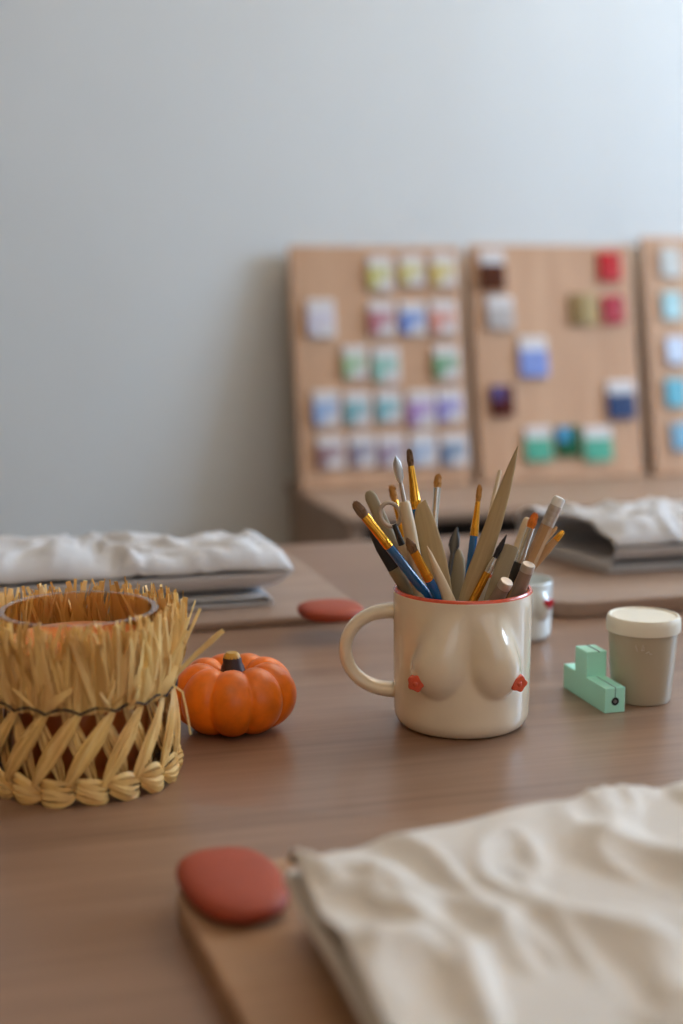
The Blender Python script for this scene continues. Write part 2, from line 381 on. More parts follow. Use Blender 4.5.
# tiles: (px, py, w, h, top colour or None, main colour, accent colour, words)
T = [
 (0,379.6,274,28,38,(200,200,195),(214,200,92),'lime yellow glaze tile, first of the top row on the left board'),
 (0,411,271,27,34,(206,204,190),(216,198,104),'yellow glaze tile in the middle of the top row of three'),
 (0,442.5,271,27,36,(208,200,190),(226,196,90),'warm yellow glaze tile at the right end of the top row of three'),
 (0,320.4,319,31,42,(214,206,214),(206,198,210),'pale lilac white tile standing alone at the left of its row'),
 (0,381,319,29,38,(206,196,196),(178,78,92),'crimson pink tile left of the strong blue one'),
 (0,412,319,29,37,(200,204,220),(74,114,200),'strong blue tile on the left board'),
 (0,442.5,318,29,38,(212,196,190),(224,130,110),'salmon tile right of the strong blue one'),
 (0,354,363,27,37,(204,210,198),(142,186,130),'pale green tile at the left of the third row'),
 (0,385.4,365,30,40,(196,208,204),(120,186,168),'mint tile in the middle of the third row'),
 (0,445.4,363,29,38,(206,210,202),(72,140,88),'leaf green tile at the right of the third row'),
 (0,325.4,409,29,40,(200,206,218),(116,152,206),'light blue tile at the left end of the fourth row'),
 (0,356.7,409,29,38,(206,208,210),(70,150,160),'teal tile, second in the fourth row'),
 (0,387.8,407,28,36,(202,208,210),(82,164,176),'turquoise tile, third in the fourth row'),
 (0,420.6,409,30,40,(206,198,214),(156,112,180),'purple tile in the fourth row'),
 (0,449,406,29,37,(202,200,216),(130,118,196),'violet tile at the right end of the fourth row'),
 (0,330,452.5,30,36,(206,202,206),(120,62,64),'maroon edged white tile at the left end of the bottom row'),
 (0,361.4,451,29,36,(200,202,212),(104,92,112),'plum grey tile, second in the bottom row'),
 (0,390.7,451,29,36,(204,200,210),(128,104,130),'mauve tile, third in the bottom row'),
 (0,422.6,450,29,37,(206,210,218),(150,170,204),'pale blue white tile, fourth in the bottom row'),
 (0,453.4,450,30,36,(200,208,216),(70,98,136),'slate blue tile at the right end of the bottom row'),
 (1,491,271,28,44,(226,216,212),(84,40,20),'dark brown tile with a white top at the upper left of the middle board'),
 (1,499,313,29,36,(204,198,196),(190,182,178),'plain pale grey tile under the brown and white one'),
 (1,608.5,267,25,33,None,(190,30,36),'bright red tile, upper of the two reds'),
 (1,582,310,29,34,None,(140,112,66),'olive brown tile left of the lower red one'),
 (1,612,310,24,31,None,(172,28,48),'crimson tile, lower of the two reds'),
 (1,532,357,31,44,(222,216,220),(136,156,216),'periwinkle blue tile with a white top on the middle board'),
 (1,501.5,401,27,34,None,(78,22,20),'dark maroon tile near the left edge of the middle board'),
 (1,620,400,31,42,(224,218,220),(38,62,104),'navy tile with a white top at the lower right of the middle board'),
 (1,537,444,30,38,(216,212,216),(92,176,150),'sea green tile with white top, left of the dark green one'),
 (1,567,442,28,34,None,(18,88,56),'dark green tile in the bottom row of the middle board'),
 (1,596.5,444,31,38,(220,216,220),(92,176,150),'sea green tile with white top, right of the dark green one'),
 (2,669,263,23,32,None,(206,206,200),'off white tile at the top of the rightmost board'),
 (2,670.6,306,22,30,None,(164,202,206),'pale aqua tile, second from the top on the rightmost board'),
 (2,675,351,22,30,None,(186,196,216),'pale periwinkle tile midway down the rightmost board'),
 (2,675,393,24,31,None,(104,180,200),'cyan tile, fourth from the top on the rightmost board'),
 (2,681,437,24,30,None,(130,178,204),'sky blue tile, lowest on the rightmost board'),
]
accent = {23: (178, 154, 104), 26: (86, 74, 130), 29: (70, 150, 196)}
for i, (bi, px, py, wp, hp, top, main, words) in enumerate(T):
    x, h = on_board(px, py); x2, _ = on_board(px + wp, py); _, h2 = on_board(px, py + hp)
    tw = abs(x2 - x) * .86; th = abs(h - h2) * .9
    o = thing('glaze_test_tile', words, 'tile', (0, 0, 0), 0, ['pastel tiles on the left board', 'tiles on the middle board', 'tiles on the rightmost board'][bi])
    pos = W0 + rw(Vector((x, foot_y, ZL)) + zdir * (h - th / 2))
    o.location = pos; o.rotation_euler = (Matrix.Rotation(A, 3, 'Z') @ Matrix.Rotation(-LEAN, 3, 'X')).to_euler()
    body = M_tile if top else mat('glaze_%d_%d_%d' % main, main, 0.2, coat=0.4)
    gl = mat('glaze_%d_%d_%d' % main, main, 0.2, var=0.1, coat=0.4)
    b = MB(); b.box(-tw / 2, tw / 2, -.0075, -.0003, 0, th); b.build('tile_body', body, o, bevel=.0015)
    if top:
        b = MB()
        if bi == 0:   # L-shaped swatch: strong left strip, thinner glaze over the rest
            b.box(-tw / 2 - .0005, -tw * .14, -.0095, -.0035, th * .06, th * .68)
            soft = tuple(int(.70 * m_ + .30 * t_) for m_, t_ in zip(main, top))
            b.build('thick_glaze', mat('glaze_%d_%d_%d' % soft, soft, 0.25, var=0.1, coat=0.3), o, bevel=.001)
            thin = tuple(int(0.42 * m_ + 0.58 * t_) for m_, t_ in zip(main, top))
            b = MB(); b.box(-tw * .14, tw * .42, -.009, -.004, th * .30, th * .70); b.build('thin_glaze', mat('wash_%d_%d_%d' % thin, thin, 0.3, coat=0.2), o, bevel=.001)
        else:
            b.box(-tw / 2 - .0005, tw / 2 + .0005, -.009, -.0025, -.0005, th * .66); b.build('glaze_coat', gl, o, bevel=.001)
    elif i in accent:
        ac = accent[i]
        b = MB()
        if i == 23: b.box(0, tw / 2 + .0004, -.0085, -.0025, 0, th)
        else: b.box(-tw * .42, tw * .05, -.009, -.003, th * .5, th * .98)
        b.build('second_glaze', mat('glaze_%d_%d_%d' % ac, ac, 0.25, coat=0.4), o, bevel=.001)

# ------------------------------------------------------------------ folded linen
def folded_cloth(name, quad, z0, zs, m, label, amp=.004, seed=0, slide=0.0, freq=1.0, roll=True):
    """one continuous sheet folded back and forth; quad = 4 corners (near-left, near-right, far-right, far-left);
    zs = height of each layer; the two topmost layers make a rounded roll"""
    q = [Vector(p) for p in quad]; c = sum(q, Vector()) / 4
    q = [p - c for p in q]
    ns = 90; nt = 90; nf = 10; layers = len(zs); H = zs[-1]
    wlen = (q[1] - q[0]).length; dlen = (q[3] - q[0]).length
    path = []
    rl_ = random.Random(seed * 31)
    ins = [rl_.uniform(-.003, .003) / wlen for _ in zs]
    for L in range(layers):
        z = zs[L]; top = roll and L >= layers - 2
        rng = [k / ns for k in range(ns + 1)]
        if L % 2: rng = rng[::-1]
        for s_ in rng:
            off = (ins[L] + slide * (1 - z / H) / wlen * -1)
            path.append((s_ + off * (1 - s_) + ins[L - 1] * s_, L, z, 0))
        if L < layers - 1:
            s_end = path[-1][0]; sg = 1 if L % 2 == 0 else -1; gap = zs[L + 1] - z
            off2 = ins[L + 1] + slide * (1 - zs[L + 1] / H) / wlen * -1
            s_nx = (off2 if sg < 0 else 1 + ins[L])
            for k in range(1, nf):
                a = -PI / 2 + PI * k / nf
                path.append((s_end + (s_nx - s_end) * k / nf, L + k / nf, z + gap / 2 + math.sin(a) * gap / 2, sg * math.cos(a) * gap * .6))
    O = Vector((seed * 3.1, seed * 1.7, 0))
    def bl(s_, t_): return q[0] * (1 - s_) * (1 - t_) + q[1] * s_ * (1 - t_) + q[2] * s_ * t_ + q[3] * (1 - s_) * t_
    zm = (zs[-1] + zs[-2]) / 2
    grid = []
    for j in range(nt + 1):
        u = j / nt; tt = .5 - .5 * math.cos(PI * u); row = []
        for (s_, L, z, out) in path:
            intop = roll and L >= layers - 2
            wob = (.02 if intop else .005) * noise.noise(Vector((s_ * 4, L * 1.7, 3)) + O)
            p = bl(s_ + out / wlen, tt + wob + (0 if intop else (.5 - tt) * .04 * (1 + (int(L) % 2))))
            fr = z / H
            ed_ = .03 if roll else .012; edge = min(1, tt * dlen / ed_, (1 - tt) * dlen / ed_)
            rnd = math.sqrt(max(0, 1 - (1 - edge) ** 2))
            if intop: z = zm + (z - zm) * (.05 + .95 * rnd)
            P = Vector((p.x, p.y, 0)) * freq + O
            P = P + Vector((noise.noise(P * 9 + Vector((5, 0, 0))), noise.noise(P * 9 + Vector((0, 9, 0))), 0)) * .035
            r1 = abs(noise.noise(P * 15)) ** .8
            r2 = abs(noise.noise(Vector((P.x * 52 + P.y * 22, P.y * 22 - P.x * 12, 7.3)))) ** .8
            n3 = noise.noise(P * 62)
            n0 = noise.noise(P * 6 + Vector((0, 0, 4)))
            d = amp * (1.2 - 3.4 * r1 * .9 - 1.3 * r2 + n3 * .28 + n0 * 1.2)
            if not roll and L > layers - 2: z -= .005 * (1 - rnd); d *= (L - (layers - 2))
            elif not intop: d *= .25 * fr
            elif L < layers - 1: d *= .35 * (L - (layers - 2)) if L > layers - 2 else 0
            z2 = z + d * (.3 + .7 * rnd)
            if L >= layers - 1: zl = zm + (zs[-2] - zm) * (.05 + .95 * rnd) if roll else zs[-2] + .0015; z2 = max(z2, zl + .0016 + .3 * (z - zl))
            row.append(Vector((p.x, p.y, max(.0012, z2))))
        grid.append(row)
    n = len(path)
    b = MB(); vs = [v for r in grid for v in r]
    b.add(vs, [(j * n + i, j * n + i + 1, (j + 1) * n + i + 1, (j + 1) * n + i) for j in range(nt) for i in range(n - 1)])
    o = b.build(name, m, None, angle=180)
    o.location = (c.x, c.y, z0)
    sm = o.modifiers.new('s', 'SOLIDIFY'); sm.thickness = .0016; sm.offset = 0
    tag(o, label, 'apron', 'folded linen aprons at each place')
    return o

def placement_board(corner_px, zpx, dx, dy, label, extra=0, r=.02, th=.012, m=None):
    """corner_px on the table plane; dx, dy size in the table frame"""
    p = tl(at_z(*corner_px, zpx))
    x0, x1 = sorted((p.x, p.x + dx)); y0, y1 = sorted((p.y, p.y + dy))
    c = Vector((p.x, p.y, 0)); cw = rw(c)
    pts = [(a - c.x, b_ - c.y) for a, b_ in rrect(x0, x1, y0, y1, r)]
    b = MB(); b.prism(pts, 0, th, r=.0015)
    o = b.build('working_board', m or M_board, None)
    o.location = (cw.x, cw.y, TZ + .0002); o.rotation_euler = (0, 0, A + extra)
    return tag(o, label, 'board', 'wooden working boards at each place')
BT = TZ + .0124
# near board: far-left corner
pa = tl(at_z(175, 885, BT)); pb = tl(at_z(215, 846, BT))
b_near = placement_board((164, 873), BT, .40, -.28, 'wooden working board in the foreground under the red pebble and cream apron', extra=math.radians(3.2), r=.026)
b_fl = placement_board((368, 612), BT - .006, -.42, .24, 'wooden working board at the far left under a rolled apron', th=.0065, m=M_board2)
b_fr = placement_board((549, 604), BT, .42, .24, 'wooden working board at the far right, one bare rounded corner showing', r=.028, m=M_board2)

AP = Vector((0, 0, 0))
def W(px, py, z): p = at_z(px, py, z); return Vector((p.x, p.y, 0))
folded_cloth('folded_apron', [W(438, 1086, TZ + .045), W(960, 970, TZ + .045), W(690, 762, TZ + .045), W(286, 840, TZ + .045)],
             BT, [.0015, .0075, .010, .017, .0215, .031], M_linen, 'cream linen apron folded flat on the foreground board', amp=.0042, seed=3, slide=-.007, roll=False)
def turned(p, dx, dy): v = U * dx - N * dy; return Vector((p.x + v.x, p.y + v.y, 0))
pr = W(266, 599, BT)
folded_cloth('folded_apron', [turned(pr, -.36, 0), turned(pr, 0, 0), turned(pr, .0, .095), turned(pr, -.36, .10)],
             BT - .0055, [.0015, .0065, .010, .042], M_linen3, 'grey white apron folded thick behind the raffia candle holder', amp=.006, seed=5)
pl = W(614, 574, BT)
folded_cloth('folded_apron', [turned(pl, 0, 0), turned(pl, .36, 0), turned(pl, .33, .14), turned(pl, -.03, .13)],
             BT, [.0015, .004, .007, .036], M_linen3, 'beige grey apron bunched up at the far right behind the lidded tub', amp=.0055, seed=12, freq=1.2)

# ------------------------------------------------------------------ terracotta pebbles (kidney-like rubbers)
def pebble(px, py, rx, ry, h, label, rot):
    p = at_z(px, py, BT + h * .5)
    b = MB(); prof = []
    st = []
    n = 12
    for k in range(n + 1):
        a = -PI / 2 + PI * k / n
        z = h / 2 + h / 2 * math.copysign(abs(math.sin(a)) ** .8, math.sin(a)); f = max(.02, math.cos(a)) ** .55 if abs(a) < PI / 2 - .01 else .05
        if k in (0, n): f = .4
        st.append((z, f))
    seg = 48; vs = []
    for z, f in st:
        for k in range(seg):
            a = 2 * PI * k / seg
            x = math.copysign(abs(math.cos(a)) ** .8, math.cos(a)) * rx; y = math.copysign(abs(math.sin(a)) ** .8, math.sin(a)) * ry
            vs.append((x * f * (1 + .06 * math.sin(a)), y * f, z))
    m_ = len(st)
    b.add(vs, [(i * seg + k, i * seg + (k + 1) % seg, (i + 1) * seg + (k + 1) % seg, (i + 1) * seg + k) for i in range(m_ - 1) for k in range(seg)]
          + [tuple(reversed(range(seg))), tuple((m_ - 1) * seg + k for k in range(seg))])
    o = b.build('pottery_rib', M_terra, None, angle=60)
    o.location = (p.x, p.y, BT + .0003); o.rotation_euler = (0, 0, rot)
    return tag(o, label, 'pottery rib', 'terracotta red oval ribs')
pebble(233, 884, .0195, .0315, .010, 'terracotta red oval rib on the foreground board, the nearer of two', A + .07)
pebble(331, 611, .0225, .0235, .0105, 'terracotta red oval rib behind the cream mug handle, the farther of two', A)

# ------------------------------------------------------------------ mugs
def make_mug(name, label, loc, R, H, wall, m, mr, axis, nip_mat, handle, k=1.0, heart=False, rim_paint=True):
    root = thing(name, label, 'mug', loc, 0)
    seg = 200; rows = 90
    # outer profile
    def rad(z):
        rb = R * .26
        if z < rb: t = 1 - z / rb; return R * (.80 + .18 * math.sqrt(max(0, 1 - t ** 2.2))) + .0
        return R * (.98 + .02 * (z - rb) / (H - rb))
    br = []   # breasts: centre angle offset (in arc metres), z
    cx = (.0180 if not heart else .0155) * k; cz = .042 * k if not heart else .64 * H
    def disp(arc, z):
        out = 0
        for sg in (-1, 1):
            dx = arc - sg * (cx - .0075 * k * max(0, (z - cz) / (H - cz)) + .000)
            w_ = .0150 * k
            if z < cz: d = math.hypot(dx / w_, (z - cz) / (.0175 * k)); 
            else: d = math.hypot(dx / (w_ * (1 - .38 * min(1, (z - cz) / (H - cz)))), 0)
            if d < 1.25:
                up_ = min(1, max(0, (z - cz) / (H * .25))); ou_ = .8 if dx * sg > 0 and z > cz - .004 * k else 0; prof = max(0, 1 - (d / (1.08 + .1 * up_)) ** 2.2) ** (.8 + 1.0 * up_ + ou_ * min(1, abs(dx) / w_)) if d < 1.08 + .1 * up_ else 0
                fall = 1 if z < cz else (.5 + .5 * math.cos(PI * min(1, (z - cz) / (H - .004 * k - cz)))) ** .8
                out = max(out, 0.0095 * k * prof * fall)
        return out
    vs = []; fs = []; mi = []
    ring = []
    for i in range(rows + 1):
        z = H * i / rows; r0 = rad(z); row = []
        for j in range(seg):
            a = 2 * PI * j / seg
            da = (a - axis + PI) % (2 * PI) - PI
            d = disp(da * R, z) if abs(da) < 1.5 else 0
            r = r0 + d
            if i == rows: r = r0 - wall * .3
            row.append((r * math.cos(a), r * math.sin(a), z + (.0006 if i == rows else 0)))
        ring.append(row)
    # smooth the relief a little
    for it in range(4):
        new = [list(r) for r in ring]
        for i in range(2, rows - 1):
            for j in range(seg):
                s_ = [Vector(ring[i][j]), Vector(ring[i - 1][j]), Vector(ring[i + 1][j]), Vector(ring[i][j - 1]), Vector(ring[i][(j + 1) % seg])]
                v = s_[0] * .4 + (s_[1] + s_[2] + s_[3] + s_[4]) * .15; new[i][j] = (v.x, v.y, ring[i][j][2])
        ring = new
    for zz, rr in ((H + .0006, R - wall * .75), (H - .001, R - wall), (H - .003, R - wall * 1.05), (H * .3, R - wall * 1.05), (.010 * k, R * .80 - wall), (.006 * k, R * .6), (.006 * k, R * .05)):
        ring.append([(rr * math.cos(2 * PI * j / seg), rr * math.sin(2 * PI * j / seg), zz) for j in range(seg)])
    n = len(ring); b = MB(); b.v = [v for r in ring for v in r]
    for i in range(n - 1):
        for j in range(seg):
            b.f.append([i * seg + j, i * seg + (j + 1) % seg, (i + 1) * seg + (j + 1) % seg, (i + 1) * seg + j])
            b.m.append(1 if rim_paint and rows - 1 <= i <= rows + 1 else 0)
    b.f.append(list(reversed(range(seg)))); b.m.append(0); b.f.append([(n - 1) * seg + j for j in range(seg)]); b.m.append(0)
    b.build('cup_body', [m, mr], root, angle=50)
    for sg in (-1, 1):
        arc = sg * (.0252 if not heart else .0155) * k; z = (.0328 * k if not heart else .70 * H)
        a = axis + arc / R; r = rad(z) + disp(arc, z)
        base = Vector((r * math.cos(a), r * math.sin(a), z))
        e = .001; ra = rad(z) + disp(arc + e, z); rb_ = rad(z + e) + disp(arc, z + e)
        p1 = Vector((ra * math.cos(axis + (arc + e) / R), ra * math.sin(axis + (arc + e) / R), z)) - base
        p2 = Vector((rb_ * math.cos(a), rb_ * math.sin(a), z + e)) - base
        nn = p1.cross(p2).normalized(); 
        if nn.dot(Vector((math.cos(a), math.sin(a), 0))) < 0: nn = -nn
        out = Vector((math.cos(a), math.sin(a), 0)); nn = (nn * .3 + out * .2 + Vector((math.cos(axis), math.sin(axis), 0)) * .7).normalized()
        b = MB(); pts = []
        S = (.0050 if not heart else .0062) * k
        for q in range(40):
            t = 2 * PI * q / 40
            if heart: rr = S * 1.0 * (1 - .35 * abs(math.sin((t - PI / 2) / 2)) ** .5 * 0 + .0) * (1 + .12 * math.cos(2 * t))
            else: rr = S * (.90 + .09 * math.cos(5 * t + PI / 2 * 0))
            pts.append((rr * math.cos(t), rr * math.sin(t)))
        if heart:
            pts = []
            for q in range(40):
                t = -2 * PI * q / 40; pts.append((S * .075 * 16 * math.sin(t) ** 3 * -1, S * .075 * (13 * math.cos(t) - 5 * math.cos(2 * t) - 2 * math.cos(3 * t) - math.cos(4 * t))))
            ar = sum(pts[i][0] * pts[(i + 1) % 40][1] - pts[(i + 1) % 40][0] * pts[i][1] for i in range(40))
            if ar < 0: pts.reverse()
        b.prism(pts, -.0035 * k, .0012 * k, r=.0007 * k)
        if not heart: b.loft([(.0006 * k, .0016 * k, .0016 * k), (.0014 * k, .0014 * k, .0014 * k), (.0018 * k, .0007 * k, .0007 * k)], 12)
        o = b.build('flower_nipple' if not heart else 'heart_nipple', nip_mat, root, angle=50)
        M3 = nn.to_track_quat('Z', 'Y').to_matrix().to_4x4()
        o.matrix_local = Matrix.Translation(base + nn * (.0012 * k)) @ M3
    if handle:
        ha = handle
        pts = []
        for q in range(33):
            t = q / 32; a = math.radians(98) + math.radians(166) * t
            # arc in (x out, z): attached high and low
            x = -(R - .002) - .0285 * math.cos(math.radians(-90 + 180 * t)) ** .85 if 0 < t < 1 else -(R - .003)
            z = H * .825 - (H * .825 - H * .235) * (.5 - .5 * math.cos(PI * t)) 
            pts.append((x, z))
        P = [Vector((-x * math.cos(ha), -x * math.sin(ha), z)) for x, z in pts]
        rr = [.0058 + .0012 * abs(2 * q / 32 - 1) ** 4 for q in range(33)]
        b = MB(); b.tube(P, [r * 1.05 for r in rr], 20, flat=.62, ref=Vector((-math.sin(ha), math.cos(ha), 0)))
        b.build('handle', m, root, angle=180)
    return root

mp_ = at_z(462, 702, TZ); MX, MY = mp_.x, .770
MX = (462 - 341.5) / F * (MY * math.cos(PITCH) + .2 * math.sin(PITCH))
MR, MH = .0385, .0770
face = math.atan2(-MY, -MX) + math.radians(5)
mug = make_mug('ceramic_mug', 'cream glazed mug with sculpted bosom and loop handle, crammed with pottery tools', (MX, MY, TZ), MR, MH, .0028, M_glaze, M_redpaint, face, M_redpaint, math.radians(176))
cy_ = .965
cx_ = (519 - 341.5) / F * (cy_ * math.cos(PITCH) + .2 * math.sin(PITCH))
make_mug('espresso_cup', 'small pale cup with a ruby heart, half hidden behind the cream mug', (cx_, cy_, TZ), .0235, .040, .002, M_glazeb, M_glazeb, -PI / 2 + .32, M_pinkred, None, k=.55, heart=True, rim_paint=False)

# ------------------------------------------------------------------ tools in the mug
RIMZ = TZ + .073
def tool(name, label, cat, tip, rim, dtip, roll=0, maxr=.030):
    """returns root, length base->tip, function frac -> local z (0 at tip .. 1 at rim pixel)"""
    R3 = at_z(rim[0], rim[1], RIMZ); v = Vector((R3.x - MX, R3.y - MY, 0))
    if v.length > maxr: v = v.normalized() * maxr
    R3 = Vector((MX + v.x, MY + v.y, RIMZ))
    Tp = at_y(tip[0], tip[1], R3.y + dtip)
    d = (Tp - R3).normalized()
    t = 0
    while True:
        q = R3 - d * (t + .002)
        lim = .030 if q.z > TZ + .018 else .026
        if q.z < TZ + .0105 or math.hypot(q.x - MX, q.y - MY) > lim + (.001 if t < .006 else 0): break
        t += .002
    base = R3 - d * t
    L = (Tp - base).length; Lv = (Tp - R3).length
    z = d; x = z.cross((CAM - R3).normalized()); x = -x.normalized() ; y = z.cross(x).normalized(); x = y.cross(z)
    M = Matrix((x, y, z)).transposed().to_4x4()
    M = Matrix.Translation(base) @ M @ Matrix.Rotation(roll, 4, 'Z')
    o = thing(name, label, cat, base, 0, 'tools in the cream mug')
    o.rotation_euler = M.to_euler(); o.location = base
    return o, L, (lambda f: L - Lv * f)

def brush(label, tip, rim, dtip, fb, ff, m_b, m_f, m_h, w=.0026, flat=1.0, bw=None, roll=0, taper=.55, band=None):
    o, L, zf = tool('paint_brush', label, 'brush', tip, rim, dtip, roll)
    z1, z0 = zf(fb), zf(ff); bw = bw or w * .8
    b = MB(); b.loft([(0, .0012, .0012), (.004, .0018, .0018), (z0 * .4, w * 1.0, w * 1.0), (z0 * .8, w * 1.12, w * 1.12), (z0, w, w), (z0 + .002, w * .8, w * .8)], 16); b.build('handle', m_h, o)
    st = [(z0 - .001, w * 1.06, w * 1.06), (z0 + .001, w * 1.12, w * 1.12), (z0 + .002, w * 1.0, w * 1.0), (z0 + .003, w * 1.12, w * 1.12), (z0 + .004, w * 1.02, w * 1.02)]
    Lf = z1 - z0
    for k in (.4, .7, .95, 1): 
        q = k; st.append((z0 + .004 + (Lf - .004) * k, w * (1 - q) + bw * q * (1 + (flat - 1) * .6), (w * (1 - q) + bw * q) * (1 - (.45 if flat > 1 else 0) * q)))
    b = MB(); b.loft(st, 16); b.build('ferrule', m_f, o)
    Lb = L - z1; fx = 1 + (flat - 1) * .6; fy = .55 if flat > 1 else 1
    b = MB(); b.loft([(z1 - .001, bw * fx * .85, bw * fy * .85), (z1 + Lb * .3, bw * fx * .98, bw * fy * .9), (z1 + Lb * .6, bw * fx * .9, bw * fy * .75), (z1 + Lb * .8, bw * fx * taper * .6, bw * fy * .3)], 16)
    rb2 = random.Random(int(tip[0] * 10))
    for q in range(90):
        a = rb2.uniform(0, 2 * PI); rr = math.sqrt(rb2.random()); ex = 1 - .10 * rb2.random() - .16 * rr * rr * (1.3 - taper)
        ux, uy = math.cos(a) * rr, math.sin(a) * rr
        j = rb2.uniform(-.0002, .0002)
        pts = [(ux * bw * fx * .85, uy * bw * fy * .85, z1 - .0006), (ux * bw * fx * 1.1, uy * bw * fy * 1.05, z1 + Lb * .35), (ux * bw * fx * (.35 + .75 * taper) + j, uy * bw * fy * (.3 + .5 * taper), z1 + Lb * .72), (ux * bw * fx * taper * .85 + j, uy * bw * fy * taper * .6 + j, z1 + Lb * ex)]
        b.tube(pts, [.00016, .00019, .00016, .00005], 4)
    b.build('bristles', m_b, o)
    return o

brush('blue flat brush with long gold ferrule leaning furthest left in the mug', (353, 501), (431, 600), -.012, .15, .44, M_bris, M_gold, M_blue, .0026, 1.4, .0021, roll=.2, taper=.7)
brush('tall upright blue brush with gold ferrule beside the steel lancet', (408.7, 448), (427, 594), .006, .12, .40, M_bris, M_gold, M_blue, .0029, 1.0, .0018, taper=.8)
brush('short blue brush with gold ferrule and dark bristles low at the front of the mug', (406, 537), (441, 602), -.018, .22, .62, M_bris, M_gold, M_blue, .0026, 1.2, .0022, taper=.3)
brush('brush with fluffy tan bristles and silver ferrule behind the curved wooden knife', (438.4, 473), (430, 588), .02, .13, .48, M_brisg, M_silver, M_cream, .0016, 1.0, .0021, taper=.9)
brush('small tan brush peeking out left of the steel lancet', (391, 484), (414, 588), .018, .16, .5, M_brisg, M_gold, M_cream, .0018, 1.0, .0019, taper=.9)
brush('blue handled brush with narrow gold ferrule just left of the tall wooden knife', (480, 484), (467, 594), .015, .16, .46, M_brisg, M_gold, M_blue, .0022, 1.0, .0014, taper=.85)
brush('brush with black pointed bristles and brass handle right of the tall wooden knife', (507, 534), (474, 599), 0, .36, .56, M_brisd, M_silver, M_gold, .0021, 1.0, .0016, taper=.3)
brush('silver brush with bright orange bristles left of the pencil', (536, 512), (509, 590), .002, .2, .62, M_briso, M_silver, M_darkm, .0026, 1.0, .0024, taper=.75)

def blade_tool(name, label, cat, tip, rim, dtip, st, m, roll=0, part='blade', seg=20):
    """st = list of (frac from tip, half width px, half thickness px, x offset px); 1 px = 0.56 mm"""
    o, L, zf = tool(name, label, cat, tip, rim, dtip, roll)
    px = .00056
    rows = [(zf(f), w * px, t * px, (ox * px)) for f, w, t, ox in st]
    last = st[-1]
    rows = [(0.0005, last[1] * px * .8, last[2] * px * .8, last[3] * px * 0)] + rows[::-1]
    rows = [r for i, r in enumerate(rows) if i == 0 or r[0] > rows[i - 1][0]]
    b = MB(); b.loft(rows, seg); b.build(part, m, o, angle=60)
    return o
# tall leaf-shaped knife
blade_tool('wooden_modelling_knife', 'tallest boxwood knife with a long pointed blade leaning right', 'pottery tool', (518, 446), (468, 598), -.002,
   [(0, .4, .4, 0), (.04, 1.6, 1, 0), (.15, 4.2, 1.8, -.5), (.3, 6.5, 2.2, -1), (.5, 8.6, 2.6, -1.3), (.7, 9.6, 2.8, -1), (.85, 9.6, 3, 0), (1, 9, 3, 0), (1.1, 8.5, 3, 0)], M_olive, .35)
blade_tool('wooden_modelling_knife', 'curved boxwood knife with rounded back in the middle of the mug', 'pottery tool', (424, 500), (444, 597), .004,
   [(0, .8, .8, -1), (.03, 4.4, 1.3, 2), (.1, 7.6, 1.9, 3.4), (.22, 10.4, 2.2, 3.8), (.45, 11.5, 2.6, 2.6), (.65, 11, 2.6, 1), (.85, 9.6, 2.6, 0), (1, 8.6, 2.6, 0), (1.1, 7, 2.6, 0)], M_olive, 0)
blade_tool('wooden_spatula_stick', 'flat greyish wooden stick with rounded end behind the leftmost blue brush', 'pottery tool', (368, 491), (415, 592), .004,
   [(0, 2.2, 1.2, 0), (.02, 4.6, 2, 0), (.06, 6.2, 2.4, 0), (.3, 6.4, 2.6, 0), (.7, 6, 2.6, 0), (1, 5.6, 2.6, 0), (1.1, 5, 2.6, 0)], M_olive2, .15)
blade_tool('wooden_skewer_tool', 'short pale pointed wooden stick at the front of the mug', 'pottery tool', (427, 546), (450, 603), -.004,
   [(0, .4, .4, 0), (.12, 1.8, 1.8, 0), (.35, 3.2, 3, 0), (.65, 5, 4, 0), (1, 6.2, 4.6, 0), (1.1, 6.2, 4.6, 0)], M_lwood)
blade_tool('wooden_rib_tool', 'flat brown wooden rib with slanted top edge right of centre in the mug', 'pottery tool', (511, 545), (491, 600), .004,
   [(0, 5, 1, -1), (.03, 7.6, 1.4, 0), (.1, 8.2, 1.6, 0), (.5, 7.6, 1.8, 0), (1, 7, 1.8, 0), (1.1, 6, 1.8, 0)], M_olive2, .1)
blade_tool('wooden_dowel', 'pale wooden dowel end behind the orange tipped brush', 'pottery tool', (528, 518), (503, 590), .012,
   [(0, 2.6, 2.6, 0), (.03, 4, 4, 0), (.1, 4.6, 4.6, 0), (1, 4.8, 4.8, 0), (1.1, 4.8, 4.8, 0)], M_lwood)
blade_tool('bamboo_stick', 'thin cream stick tip showing behind the tall wooden knife', 'pottery tool', (500, 470), (474, 586), .02,
   [(0, 1.4, 1.4, 0), (.03, 2.2, 2.2, 0), (1, 2.2, 2.2, 0)], M_lwood)
blade_tool('bamboo_stick', 'thin wooden stick just left of the outermost right stick', 'pottery tool', (557, 527), (515, 587), .010,
   [(0, 1.2, 1.2, 0), (.04, 2.2, 2, 0), (1, 2.4, 2.2, 0)], M_pencil)

# outermost right stick with brass ends
o, L, zf = tool('wire_end_tool', 'outermost right wooden stick with a small brass end', 'pottery tool', (563.5, 531), (527, 589), .000)
b = MB(); b.loft([(0, .0018, .0018), (zf(.75), .0026, .002), (zf(.3), .0025, .002), (zf(.14), .0018, .0016)], 14); b.build('handle', M_pencil, o)
b = MB(); b.loft([(zf(.15), .0019, .0017), (zf(.07), .0017, .0015), (L - .001, .0014, .0012), (L, .0008, .0007)], 14); b.build('brass_tip', M_gold, o)
